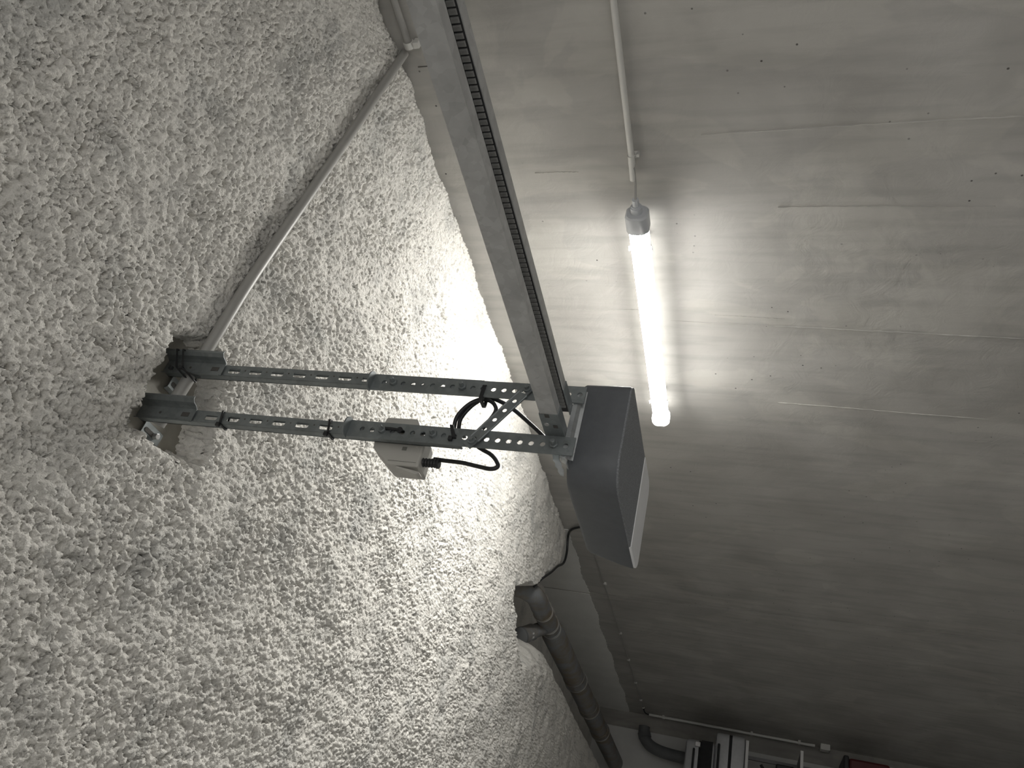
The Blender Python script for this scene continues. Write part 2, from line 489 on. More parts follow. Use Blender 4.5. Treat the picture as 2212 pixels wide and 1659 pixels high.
# thin fins left by the formwork boards
def fin(y0, z0, y1, z1, wd=0.0022, hgt=0.0024):
    n = 46; vs = []; fs = []
    for i in range(n + 1):
        t = i / n
        y = y0 + (y1 - y0) * t + 0.0012 * math.sin(7 * t + y0) + random.uniform(-1, 1) * 0.0008
        z = z0 + (z1 - z0) * t
        h = hgt * random.uniform(0.35, 1.2); d = wd * random.uniform(0.5, 1.2)
        vs += [(WX + 0.001, y - d, z), (WX - h, y, z), (WX + 0.001, y + d, z)]
    for i in range(n):
        for k in range(2):
            fs.append((3 * i + k, 3 * i + k + 1, 3 * i + 3 + k + 1, 3 * i + 3 + k))
    return MB().add(vs, fs).build('formwork_seam', 'concrete', wall)
fin(2.514, 1.90, 2.56, 0.3, 0.003, 0.004)
fin(2.47, 1.72, 2.48, 1.45, 0.0015, 0.002)
fin(1.906, 1.50, 1.914, 0.84)
fin(1.60, 1.75, 1.574, 0.5, 0.004, 0.003)
fin(2.45, 1.95, 2.46, 2.30)
fin(1.735, 2.18, 1.735, 2.34, 0.002, 0.002)
fin(3.05, 1.45, 3.08, 0.6)
# shallow crack above the ceiling-height conduit clip
MB().box(WX - 0.0012, WX + 0.001, 1.292, 1.295, 2.56, 2.655).build('hairline_crack', 'joint', wall)

# light overspray on the wall above the step in the ceiling
def overspray(y0, y1):
    n = max(8, int((y1 - y0) / 0.03)); lo = []
    for i in range(n + 1):
        y = y0 + (y1 - y0) * i / n
        lo.append((y, 2.688 + 0.012 * math.sin(y * 9.1) * math.sin(y * 3.3) + random.uniform(-.004, .004)))
    poly = lo + [(y1, 3.2), (y0, 3.2)]
    MB().prism(poly, WX - 0.004, WX + 0.002, 'x').build('overspray', 'white_paint', wall)
overspray(4.60, jy(2.9) - 0.012)
overspray(jy(2.9) + 0.012, YF)

# back wall: bare concrete strip in the corner, painted plaster beside it
bw = MB().box(XL - 0.15, WX + 0.15, YF, YF + 0.15, FZ, 3.25).build('wall_back', 'concrete_dark')
struct(bw, 'far end wall of the garage, bare concrete beside the corner', 'wall')
MB().box(XL, 2.05, YF - 0.03, YF + 0.01, FZ, 3.25).build('plaster_panel', 'plaster', bw, bevel=0.004)

# ceiling: slab and the sprayed coating under it
VOID = [(2.40, 4.60), (2.22, 4.62), (2.09, 4.69), (2.01, 4.66), (1.92, 4.53), (1.83, 4.41), (1.67, 4.22), (1.60, 4.03), (1.50, 3.84), (1.42, 3.88), (1.31, 4.04), (1.25, 4.14), (1.215, 4.32),
        (1.33, 4.87), (1.32, 5.4), (1.29, 6.1), (1.25, 8.9), (2.40, 8.9)]
RECESS = [(0.868, 1.075), (0.80, 1.078), (0.754, 1.073), (0.71, 1.08), (0.649, 1.072), (0.632, 1.10), (0.648, 1.141), (0.644, 1.199), (0.645, 1.262), (0.66, 1.33),
          (0.70, 1.345), (0.75, 1.33), (0.80, 1.315), (0.85, 1.295), (0.90, 1.26), (0.925, 1.20), (0.915, 1.14), (0.895, 1.095)]
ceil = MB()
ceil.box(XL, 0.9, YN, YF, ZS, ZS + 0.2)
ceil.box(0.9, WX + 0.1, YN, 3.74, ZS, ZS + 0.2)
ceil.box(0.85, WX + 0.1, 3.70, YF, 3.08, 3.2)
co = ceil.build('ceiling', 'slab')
struct(co, 'concrete ceiling slab under a rough sprayed off-white coating', 'ceiling')

def make_coating():
    def ramp(lo, hi, d0, d1, n): 
        t = np.linspace(0, 1, n); return lo + (hi - lo) * t
    st = 0.0031
    xs = np.concatenate([np.linspace(XL, -0.05, 60, endpoint=False), np.arange(-0.05, WX - 0.004, st), [WX - 0.002]])
    ys = [YN]
    while ys[-1] < YF:
        y = ys[-1]
        if y < 0.15: s_ = max(st, min(0.06, (0.15 - y) * 0.06 + st))
        elif y < 2.5: s_ = st
        else: s_ = st + (y - 2.5) * 0.0042
        ys.append(y + s_)
    ys = np.array(ys); ys[-1] = YF
    X, Y = np.meshgrid(xs, ys)
    # --- relief of the sprayed fibres (metres, positive = hanging down)
    wx = X + 0.006 * perlin(X * 40, Y * 40 + 9); wy = Y + 0.006 * perlin(X * 40 + 31, Y * 40)
    patch = np.clip(0.75 + 0.7 * perlin(X * 4.5 + 3, Y * 4.5), 0.35, 1.3)
    h = 0.010 * perlin(X * 4, Y * 4) + 0.006 * perlin(X * 11, Y * 11)
    h += 0.0042 * perlin(wx * 30, wy * 30)
    h += patch * 0.0045 * perlin(wx * 62, wy * 62)
    h += patch * 0.0046 * perlin(wx * 98, wy * 98 + 3)
    h += patch * 0.0036 * perlin(wx * 165, wy * 165)
    crack = sstep(0.07, 0.0, np.abs(perlin(wx * 50 + 5, wy * 50))) * sstep(-0.05, 0.2, perlin(X * 17 + 8, Y * 17))
    h -= 0.008 * crack * patch
    pit = perlin(wx * 44 + 77, wy * 44)
    h -= 0.010 * sstep(0.30, 0.50, pit) * patch
    pit2 = perlin(wx * 96 + 17, wy * 96 + 40)
    h -= 0.009 * sstep(0.24, 0.45, pit2) * patch
    pit3 = perlin(wx * 150 + 3, wy * 150 + 71)
    h -= 0.005 * sstep(0.25, 0.5, pit3)
    # --- recess chopped out round the hanger feet
    sr = poly_sd(X, Y, RECESS) + 0.008 * perlin(X * 45, Y * 45) + 0.009 * perlin(X * 90, Y * 90) + 0.006 * perlin(X * 160, Y * 160)
    wid = 0.014 + 0.040 * sstep(1.16, 1.3, Y)
    up = (ZS + 0.006 - ZC) * sstep(-0.002, 1.0, sr / wid + 0.0)
    # --- trench beside the conduit
    # --- raised zone by the drain pipe
    sv = poly_sd(X, Y, VOID) + 0.02 * perlin(X * 14, Y * 14) + 0.008 * perlin(X * 40, Y * 40)
    wv = 0.05 + 0.60 * sstep(4.2, 5.0, Y) * (1 - sstep(1.45, 1.6, X))
    vd = sstep(0, 1, sv / wv)
    up = up + 0.34 * vd
    h = h * 1.45
    amp = 1 - 0.8 * sstep(0.0, 0.5, vd)
    amp *= 1 - 0.5 * sstep(0.8, 1, sr / wid)
    h = h * amp
    # coating thins out ragged towards the wall
    edge = WX - X
    h -= 0.03 * sstep(0.03, 0.0, edge) * (0.5 + perlin(Y * 12, Y * 0 + 1.5))
    Z = ZC - h + up
    tt = sstep(-0.002, 1.0, sr / wid); sm = 1 + 10 * tt * (1 - tt)
    dx = 0.0035 * perlin(X * 95 + 50, Y * 95) * amp * sm; dy = 0.0035 * perlin(X * 95, Y * 95 + 60) * amp * sm
    lim = np.minimum(1, np.minimum(edge / 0.02, (YF - Y) / 0.02)); lim = np.clip(lim, 0, 1)
    Xo = X + dx * lim; Yo = Y + dy * lim
    ny, nx = X.shape
    print('COATING', X.shape)
    co_ = np.stack([Xo, Yo, Z], -1).reshape(-1, 3).astype(np.float32)
    idx = np.arange(nx * ny).reshape(ny, nx)
    q = np.stack([idx[:-1, :-1], idx[1:, :-1], idx[1:, 1:], idx[:-1, 1:]], -1).reshape(-1, 4)
    core = (sr / wid > 0.97)
    kill = (core[:-1, :-1] & core[1:, :-1] & core[1:, 1:] & core[:-1, 1:]).reshape(-1)
    q = q[~kill]
    me = bpy.data.meshes.new('spray_coating')
    me.vertices.add(len(co_)); me.vertices.foreach_set('co', co_.ravel())
    me.loops.add(q.size); me.loops.foreach_set('vertex_index', q.ravel().astype(np.int32))
    me.polygons.add(len(q))
    me.polygons.foreach_set('loop_start', np.arange(0, q.size, 4, dtype=np.int32))
    me.polygons.foreach_set('use_smooth', np.ones(len(q), bool))
    me.update(calc_edges=True); me.validate()
    me.materials.append(M['coat'])
    o = bpy.data.objects.new('spray_coating', me); COL.objects.link(o); o.parent = co
    o['kind'] = 'stuff'
    return o
make_coating()

# ================================================================== TUBE LAMP
LX, LZ = 2.142, 1.972
lamp = thing('tube_lamp', 'lit white tubular lamp mounted lengthwise on the concrete wall', 'lamp')
R = 0.037
def arcring(y, a0, a1, n, r):
    return [(LX - r * math.cos(math.radians(a0 + (a1 - a0) * k / n)), y, LZ + r * math.sin(math.radians(a0 + (a1 - a0) * k / n))) for k in range(n + 1)]
MB().loft([arcring(1.924, -60, 60, 20, R), arcring(3.105, -60, 60, 20, R)]).build('diffuser', 'diffuser', lamp, smooth=True)
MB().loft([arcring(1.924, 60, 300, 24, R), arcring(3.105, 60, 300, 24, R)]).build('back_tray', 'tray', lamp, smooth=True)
def dprof(y, s=1.0):
    out = []
    for k in range(28):
        a = 2 * math.pi * k / 28
        x = max(-1, min(1, 1.12 * math.cos(a))); z = max(-1, min(1, 1.12 * math.sin(a)))
        out.append((LX + x * 0.0405 * s, y, LZ + z * 0.0405 * s))
    return out
MB().loft([dprof(1.856, .86), dprof(1.862, 1), dprof(1.928, 1), dprof(1.931, .94)]).build('end_cap', 'lampcap', lamp, smooth=True)
MB().loft([dprof(3.10, .95), dprof(3.104, 1.0), dprof(3.135, 1.0), dprof(3.142, .9)]).build('end_cap', 'tray', lamp, smooth=True)  # far cap shares the tray's glow, standing in for overexposed white
MB().tube([(LX, 1.858, LZ), (LX, 1.832, LZ), (LX, 1.831, LZ), (LX, 1.826, LZ)], [0.021, 0.021, 0.017, 0.017], 20).build('cable_gland', 'lampcap', lamp, smooth=True)
MB().tube([(LX, 1.828, LZ), (LX, 1.80, LZ)], 0.0125, 8).build('gland_nut', 'lampcap', lamp)
for yy in (2.02, 2.985):
    mb = MB()
    arc = [(LX + (R + .001) * math.cos(t), LZ + (R + .001) * math.sin(t)) for t in [math.radians(d) for d in range(-100, 101, 20)]]
    mb.sheet([(LX - 0.012, LZ - 0.044)] + arc + [(LX - 0.012, LZ + 0.044)], 0.002, yy - 0.012, yy + 0.012, 'y')
    mb.box(LX + R, WX + 0.002, yy - 0.012, yy + 0.012, LZ - 0.02, LZ + 0.02)
    mb.build('mounting_clip', 'bolt', lamp)
tag(MB().tube(spline([(2.19, 1.70, LZ + .004), (2.188, 1.76, LZ + .003), (LX + 0.004, 1.80, LZ), (LX, 1.815, LZ)]), 0.0042, 10).build('lamp_cable', 'pvc', smooth=True), 'short grey cable entering the end of the tube lamp', 'cable')
# rigid conduit that feeds it
fc = thing('feed_conduit', 'straight light grey conduit on the wall feeding the tube lamp', 'conduit')
MB().tube([(2.197, YN, 1.976), (2.197, 1.68, 1.980)], 0.0105, 16).build('pipe', 'pvc_white', fc, smooth=True)
MB().tube([(2.197, 1.655, 1.980), (2.197, 1.66, 1.980), (2.197, 1.69, 1.981), (2.194, 1.70, 1.982), (2.192, 1.755, 1.983)], [0.0135, 0.0125, 0.0125, 0.0105, 0.0105], 16).build('sleeve', 'pvc_white', fc, smooth=True)
mb = MB(); mb.sheet([(2.22, 1.957), (2.206, 1.962), (2.196, 1.966)], 0.002, 1.655, 1.667, 'y'); mb.box(2.2, 2.221, 1.655, 1.667, 1.955, 1.992); mb.build('clip', 'pvc_white', fc)

# ================================================================== CEILING CONDUIT + WALL CONDUIT
cc = MB().tube(spline([(2.215, 1.240, 2.684), (1.77, 1.210, 2.686), (1.41, 1.183, 2.688), (1.12, 1.160, 2.688), (0.93, 1.155, 2.690), (0.76, 1.172, 2.716), (0.70, 1.18, 2.73)], 6), 0.0138, 18).build('ceiling_conduit', 'pvc', smooth=True)
tag(cc, 'grey conduit pipe crossing the rough ceiling into the chopped recess', 'conduit')
wc = thing('wall_conduit', 'grey conduit along the top of the wall ending in a clip', 'conduit')
MB().tube([(2.199, YN, 2.665), (2.199, 1.195, 2.650)], 0.0115, 16).build('pipe', 'pvc', wc, smooth=True)
mb = MB()
arc = [(2.199 - 0.0155 * math.cos(t), 2.649 + 0.0155 * math.sin(t)) for t in [math.radians(d) for d in range(-130, 131, 20)]]
mb.sheet(arc, 0.004, 1.192, 1.213, 'y')
mb.build('clip', 'pvc_white', wc)
MB().box(2.186, 2.219, 1.192, 1.213, 2.612, 2.632).build('clip_base', 'pvc_white', wc, bevel=0.003)

# ================================================================== GARAGE DOOR OPENER
op = thing('garage_door_opener', 'anthracite garage door opener with toothed belt rail and white light cover', 'garage opener')
RX0, RX1, RZ0, RZ1, RYE = 0.733, 0.806, 1.8385, 1.870, 1.160
rail = MB()
prof = [(RX0 + 0.0205, RZ0 + 0.0016), (RX0 + 0.0205, RZ0 + 0.0008), (RX0 + 0.001, RZ0 + 0.0008), (RX0 + 0.001, RZ1), (RX1 - 0.001, RZ1), (RX1 - 0.001, RZ0 + 0.0008), (RX1 - 0.0185, RZ0 + 0.0008), (RX1 - 0.0185, RZ0 + 0.0016)]
rail.sheet(prof, 0.0016, YN + 0.05, 1.085, 'y')
ro = rail.build('rail', 'galv_rail', op, bevel=0.0007)
sl = MB().sheet([(x + (-0.0012 if i in (2, 3) else 0.0012 if i in (4, 5) else 0), z + (0.0016 if z > 1.86 else -0.0016 if i in (1, 2, 5, 6) else 0)) for i, (x, z) in enumerate(prof)], 0.0016, 1.083, RYE, 'y').build('rail_sleeve', 'galv_dark', op)
for yy, zz in ((1.087, 1.858), (1.118, 1.848)):
    MB().box(RX0 - 0.0014, RX0 - 0.0004, yy - 0.0045, yy + 0.0045, zz - 0.004, zz + 0.004).build('square_hole', 'joint', sl)
MB().tube([(RX0 + 0.001, 1.113, 1.863), (RX0 - 0.0022, 1.113, 1.863)], [0.005, 0.004], 14).build('rivet', 'bolt', sl)
bx = RX1 - 0.0190      # the belt stands on edge inside the rail, teeth towards the room
MB().box(bx, bx + 0.003, YN + 0.06, 1.15, RZ0 + 0.0022, RZ0 + 0.0175).build('drive_belt', 'belt', op)
tb = MB(); z0_, z1_ = RZ0 + 0.0042, RZ0 + 0.0140
tb.add([(bx, -.0036, z0_), (bx, .0036, z0_), (bx, .0036, z1_), (bx, -.0036, z1_), (bx - .0022, -.0027, z0_ + .0005), (bx - .0022, .0027, z0_ + .0005), (bx - .0022, .0027, z1_ - .0005), (bx - .0022, -.0027, z1_ - .0005)],
       [(0, 1, 2, 3), (4, 7, 6, 5), (0, 4, 5, 1), (1, 5, 6, 2), (2, 6, 7, 3), (3, 7, 4, 0)])
t0 = tb.build('belt_tooth', 'tooth', op); y = -0.3; t0.location.y = y
while y < 1.13:
    y += 0.0093
    c = child(t0, op); c.location.y = y
# motor housing
HX0, HX1, HY0 = 0.664, 0.876, 1.168
HZ0, HZ1 = 1.736, 1.832
def hring(z, inset, yend):
    return [(x, y, z) for x, y in rrect(HX0 + inset, HX1 - inset, HY0 + inset, yend - inset, (0.055, 0.022, 0.03, 0.03), 8)]
rings = [hring(HZ0 + 0.003, 0.0015, 1.545), hring(HZ0 + 0.006, 0, 1.546), hring(HZ0 + 0.03, 0.0, 1.535), hring(HZ1 - 0.008, 0.001, 1.498), hring(HZ1 - 0.002, 0.004, 1.494), hring(HZ1, 0.010, 1.492)]
MB().loft(rings).build('housing', 'housing', op, smooth=True)
outl = rrect(HX0 + .001, HX1 - .001, HY0 + .001, 1.5445, (0.055, 0.022, 0.03, 0.03), 10)
YC = 1.424
near = [p for p in outl if p[1] <= YC]; far = [p for p in outl if p[1] > YC]
def clip_near():
    pts = []
    for i, p in enumerate(outl):
        q = outl[(i + 1) % len(outl)]
        if p[1] <= YC: pts.append(p)
        if (p[1] <= YC) != (q[1] <= YC):
            t = (YC - p[1]) / (q[1] - p[1]); pts.append((p[0] + (q[0] - p[0]) * t, YC))
    return pts
def clip_far():
    pts = []
    for i, p in enumerate(outl):
        q = outl[(i + 1) % len(outl)]
        if p[1] > YC: pts.append(p)
        if (p[1] <= YC) != (q[1] <= YC):
            t = (YC + .001 - p[1]) / (q[1] - p[1]); pts.append((p[0] + (q[0] - p[0]) * t, YC + .001))
    return pts
MB().prism(clip_near(), HZ0 + 0.0005, HZ0 + 0.006, 'z').build('underside', 'speckle', op)
MB().prism(clip_far(), HZ0 - 0.001, HZ0 + 0.007, 'z').build('light_cover', 'lightcover', op, bevel=0.002)
# cross bar and wavy clamp that join housing and hangers
cb = MB(); cb.sheet([(1.152, 1.836), (1.152, 1.828), (1.160, 1.823), (1.162, 1.816)], 0.002, 0.692, 0.842, 'x'); cb.build('cross_bar', 'galv', op)
wave = [(0.704, 1.857), (0.696, 1.8535), (0.6905, 1.8525), (0.686, 1.8475), (0.679, 1.846), (0.6745, 1.8405), (0.668, 1.838), (0.662, 1.8325), (0.6605, 1.827), (0.668, 1.8275), (0.6745, 1.830), (0.679, 1.834), (0.686, 1.8355), (0.691, 1.840), (0.697, 1.8415), (0.704, 1.8435)]
MB().prism(wave, 1.163, 1.1652, 'y').build('clamp_plate', 'galv', op, bevel=0.0006)
MB().sheet([(0.705, 1.843), (0.694, 1.838), (0.688, 1.826), (0.68, 1.824)], 0.0018, 1.152, 1.172, 'y').build('clamp_strip', 'galv', op)

# ================================================================== MOUNTING FRAME
fr = thing('mounting_frame', 'zinc steel hanger frame of two perforated straps below the ceiling recess', 'hanger frame')
SY = 1.147
def hanger(sx, cx, holes_strap, strap_top, ch_bot, slots, wing_bot, wing_w):
    """sx: centre X of perforated strap, cx: centre of slotted channel"""
    mb = MB()
    mb.strip((sx, SY, 0), (0, 0, 1), (1, 0, 0), (0, 1, 0), 1.8155, strap_top, 0.0185, [(z, 0.0, 0.0052, 0.0052, 'round') for z in holes_strap], 0.003)
    st = mb.build('perforated_strap', 'galv_dark', fr)
    # bent round ear closing the strap's top end
    ear = [(sx + 0.021 * math.cos(t), SY + 0.003 - 0.026 * (0.5 + 0.5 * math.sin(t)) if False else SY - 0.004 - 0.016 * math.sin(t), ) for t in [math.radians(d) for d in range(0, 181, 18)]]
    mb = MB()
    mb.prism([(p[0], p[1]) for p in ear] + [(sx - 0.021, SY + 0.003), (sx + 0.021, SY + 0.003)], strap_top - 0.001, strap_top + 0.0018, 'z')
    eo = mb.build('end_ear', 'galv_dark', st)
    # slotted channel behind
    mb = MB()
    cw, cd = 0.0137, 0.018
    mb.strip((cx, SY + 0.0035, 0), (0, 0, 1), (1, 0, 0), (0, 1, 0), ch_bot, ZS, cw, [(z, -0.0005, 0.0148, 0.0068, 'slot') for z in slots], 0.0018)
    for sgn in (-1, 1):
        x = cx + sgn * cw
        mb.box(min(x, x - sgn * .0018), max(x, x - sgn * .0018), SY + 0.0045, SY + 0.0035 + cd, ch_bot, ZS)
        mb.box(min(x, x - sgn * .003), max(x, x - sgn * .003), SY + cd + 0.0017, SY + cd + 0.0035, ch_bot, ZS)
    ch = mb.build('slotted_channel', 'galv_dark', fr)
    for z in [(a_ + b_) / 2 for a_, b_ in zip(slots[:-1], slots[1:])]:
        mb = MB(); mb.tube([(cx + .0015, SY + 0.0036, z), (cx + .0015, SY + 0.0031, z)], 0.0018, 8); mb.build('pin_hole', 'joint', ch)
    # outer sleeve profile with flared wing
    mb = MB()
    x0, x1 = cx - 0.0165, cx + 0.013
    mb.sheet([(x0 - 0.004, SY - 0.006), (x0, SY + 0.001), (x0 + 0.004, SY - 0.0005), (x1, SY - 0.0005), (x1 + 0.004, SY - 0.0075), (x1 + 0.006, SY - 0.017), (x1 + 0.012, SY - 0.023), (x1 + 0.017, SY - 0.0225)], 0.0016, wing_bot, ZS - 0.002, 'z')
    br = mb.build('ceiling_bracket', 'galv_dark', fr)
    MB().box(cx - 0.007, cx + 0.003, SY - 0.0022, SY - 0.0008, wing_bot + 0.012, wing_bot + 0.030).build('slot_hole', 'joint', br)
    MB().tube([(cx - .002, SY - .0008, wing_bot + 0.085), (cx - .002, SY - .0024, wing_bot + 0.085)], 0.0028, 10).build('round_hole', 'joint', br)
    # foot against the slab, with elongated hole and anchor bolt
    mb = MB()
    fx = cx - 0.022
    mb.sheet([(fx - 0.020, ZS - 0.002), (fx - 0.015, ZS - 0.010), (fx + 0.013, ZS - 0.010), (fx + 0.018, ZS - 0.002)], 0.0018, SY + 0.0235, SY + 0.085, 'y')
    ft = mb.build('foot_plate', 'galv_dark', fr)
    z = ZS - 0.0112
    sl_ = [(fx - 0.003 + 0.005 * math.cos(t), SY + (0.034 if math.sin(t) < 0 else 0.058) + 0.005 * math.sin(t)) for t in [math.radians(d) for d in range(0, 360, 24)]]
    MB().prism(sl_, z - 0.0006, z + 0.0004, 'z').build('long_hole', 'joint', ft)
    bh = [(fx - 0.003 + 0.0075 * math.cos(t), SY + 0.062 + 0.0075 * math.sin(t)) for t in [math.radians(d) for d in range(0, 360, 60)]]
    MB().prism(bh, z - 0.011, z, 'z').build('anchor_bolt', 'bolt', ft, bevel=0.001)
    return st
h1 = [1.826 + 0.02105 * k for k in range(21)]
h1 = [z for z in h1 if z < 2.24]
s1 = hanger(0.825, 0.8335, h1, 2.252, 2.019, [2.587 - 0.0538 * k for k in range(10)], 2.612, 0.03)
h2 = [1.831 + 0.0211 * k for k in range(21)]
s2 = hanger(0.7125, 0.713, [z for z in h2 if z < 2.25], 2.262, 2.028, [2.582 - 0.0538 * k for k in range(10)], 2.622, 0.03)
def bolt(x, z, par, y=SY):
    mb = MB()
    hexp = [(x + 0.0085 * math.cos(math.radians(a_)), z + 0.0085 * math.sin(math.radians(a_))) for a_ in range(15, 375, 60)]
    mb.prism(hexp, y - 0.0065, y, 'y')
    mb.tube([(x, y - 0.006, z), (x, y - 0.017, z)], [0.0045, 0.0042], 12)
    mb.build('bolt', 'galv_dark', par, bevel=0.0008)
bolt(0.826, h1[18] if len(h1) > 18 else 2.203, s1); bolt(0.825, h1[11], s1)
bolt(0.7135, h2[17], s2); bolt(0.7135, h2[12] + 0.0, s2)
bolt(0.7125, h2[1], s2, SY + 0.001)
# diagonal brace between the straps
B0, B1 = Vector((0.6975, 1.140, 2.006)), Vector((0.829, 1.140, 1.9235))
U = (B1 - B0).normalized(); V = Vector((0, 1, 0)).cross(U).normalized()
Ln = (B1 - B0).length
mb = MB()
mb.strip(tuple(B0), tuple(U), tuple(V), (0, 1, 0), -0.008, Ln + 0.006, 0.0095, [(0.012 + 0.0262 * k, 0.0, 0.0046, 0.0042, 'round') for k in range(6)], 0.0025)
for s_ in (-1, 1):
    a_ = B0 + V * (0.0095 * s_) + Vector((0, 0.0015, 0)) + U * 0.012; b_ = a_ + U * (Ln - 0.028)
    mb.tube([a_, b_], 0.0022, 8)
br = mb.build('diagonal_brace', 'galv_dark', fr)
for k, q in enumerate((0.006, Ln - 0.004)):
    p = B0 + U * q
    mb = MB(); mb.tube([p + Vector((0, 0.002, 0)), p + Vector((0, -0.004, 0)), p + Vector((0, -0.0042, 0)), p + Vector((0, -0.010, 0))], [0.008, 0.008, 0.0045, 0.0042], 12)
    mb.build('bolt', 'galv_dark', br)

# ================================================================== CABLE TIES
def tie(name_lab, cxy, hx, hy, z, tilt=0.0, tail=None, th=0.0022, wd=0.0045):
    x, y_ = cxy
    o = thing('cable_tie', name_lab, 'cable tie', 'black cable ties on the hanger frame')
    loop = rrect(x - hx, x + hx, y_ - hy, y_ + hy, (0.003,) * 4, 3)
    pts = [Vector((px, py, z + tilt * (px - x))) for px, py in loop]
    mb = MB()
    n = len(pts); vs = []
    for p in pts:
        d = Vector((p.x - x, p.y - y_, 0)).normalized()
        for (o_, zz) in ((0, -wd / 2), (th, -wd / 2), (th, wd / 2), (0, wd / 2)):
            vs.append(p + d * o_ + Vector((0, 0, zz)))
    fs = []
    for i in range(n):
        j = (i + 1) % n
        for k in range(4):
            fs.append((i * 4 + k, i * 4 + (k + 1) % 4, j * 4 + (k + 1) % 4, j * 4 + k))
    mb.add(vs, fs); mb.build('strap', 'black', o)
    hd = Vector(tail[0]) if tail else Vector((x - hx - 0.003, y_ - hy, z))
    MB().box(hd.x - .0045, hd.x + .0045, hd.y - .0035, hd.y + .0035, hd.z - .004, hd.z + .004).build('head', 'black', o, bevel=0.001)
    if tail:
        MB().tube(spline(tail, 6), 0.0018, 6).build('tail', 'black', o)
    return o
tie('black cable tie on the near channel, closest to the ceiling bracket', (0.713, 1.160), 0.0150, 0.0125, 2.555, 0.25)
tie('black cable tie on the near channel just above its perforated strap', (0.713, 1.160), 0.0150, 0.0125, 2.305, 0.25)
tie('wide black cable tie round the ceiling bracket of the far hanger', (0.8345, 1.143), 0.0245, 0.026, 2.700, 0.55, [(0.808, 1.115, 2.690), (0.800, 1.118, 2.672), (0.796, 1.125, 2.648), (0.797, 1.13, 2.642)])
tie('second black cable tie round the ceiling bracket of the far hanger', (0.8345, 1.143), 0.0245, 0.026, 2.716, 0.55)
tie('black cable tie holding the cable loop to the far strap', (0.815, 1.158), 0.016, 0.014, 2.013, 0.0, [(0.800, 1.146, 2.012), (0.794, 1.150, 2.008), (0.789, 1.152, 2.004)], wd=0.007)
tie('black cable tie holding the cable loop to the near strap', (0.722, 1.158), 0.013, 0.014, 2.047, 0.5, wd=0.007)
ct = thing('cable_tie', 'black cable tie laced flat through two holes of the near strap', 'cable tie', 'black cable ties on the hanger frame')
MB().tube([(0.7165, SY - 0.002, 2.191), (0.7163, SY - 0.0035, 2.172), (0.7155, SY - 0.002, 2.153)], 0.0028, 8).build('strap', 'black', ct)
MB().tube([(0.7165, SY - 0.001, 2.191), (0.7165, SY - 0.004, 2.191)], 0.006, 12).build('head', 'black', ct)
MB().tube([(0.7155, SY - 0.001, 2.153), (0.7155, SY - 0.004, 2.153)], 0.006, 12).build('head', 'black', ct)

# ================================================================== POWER SOCKET + CABLE
so = thing('power_socket', 'beige surface-mounted power socket with hinged flap behind the near strap', 'power socket')
Y0 = 1.172
def pr(poly, a_, b_): return MB().prism(poly, a_, b_, 'y')
body = [(0.760, 2.205), (0.762, 2.140), (0.752, 2.134), (0.716, 2.108), (0.656, 2.106), (0.656, 2.171), (0.690, 2.211), (0.716, 2.214)]
# tapered box: wide back, narrower front
MB().loft([[(x, Y0, z) for x, z in body], [(0.705 + (x - 0.705) * 1.02, Y0 + 0.028, 2.165 + (z - 2.165) * 1.03) for x, z in body], [(0.705 + (x - 0.705) * 0.96, Y0 + 0.055, 2.165 + (z - 2.165) * 0.95) for x, z in body]]).build('body', 'socket', so, bevel=0.004, seg=3)
fl = MB(); fl.add([(0.6555, Y0 + 0.002, 2.150), (0.6555, Y0 + 0.022, 2.150), (0.648, Y0 + 0.022, 2.1015), (0.648, Y0 + 0.002, 2.1015), (0.652, Y0 + 0.002, 2.153), (0.652, Y0 + 0.022, 2.153), (0.641, Y0 + 0.022, 2.106), (0.641, Y0 + 0.002, 2.106)],
                  [(0, 1, 2, 3), (4, 7, 6, 5), (0, 4, 5, 1), (1, 5, 6, 2), (2, 6, 7, 3), (3, 7, 4, 0)])
fl.build('flap', 'socket', so, bevel=0.003, seg=3)
MB().box(0.688, 0.6955, Y0 - 0.0012, Y0 + 0.001, 2.140, 2.149).build('latch_window', 'socket_dark', so)
MB().box(0.6635, 0.6643, Y0 - 0.0006, Y0 + 0.02, 2.112, 2.170).build('seam_line', 'socket_dark', so)
MB().tube([(0.70, Y0 + 0.002, 2.121), (0.70, Y0 - 0.0015, 2.121)], 0.0042, 14).build('screw_cap', 'socket', so)

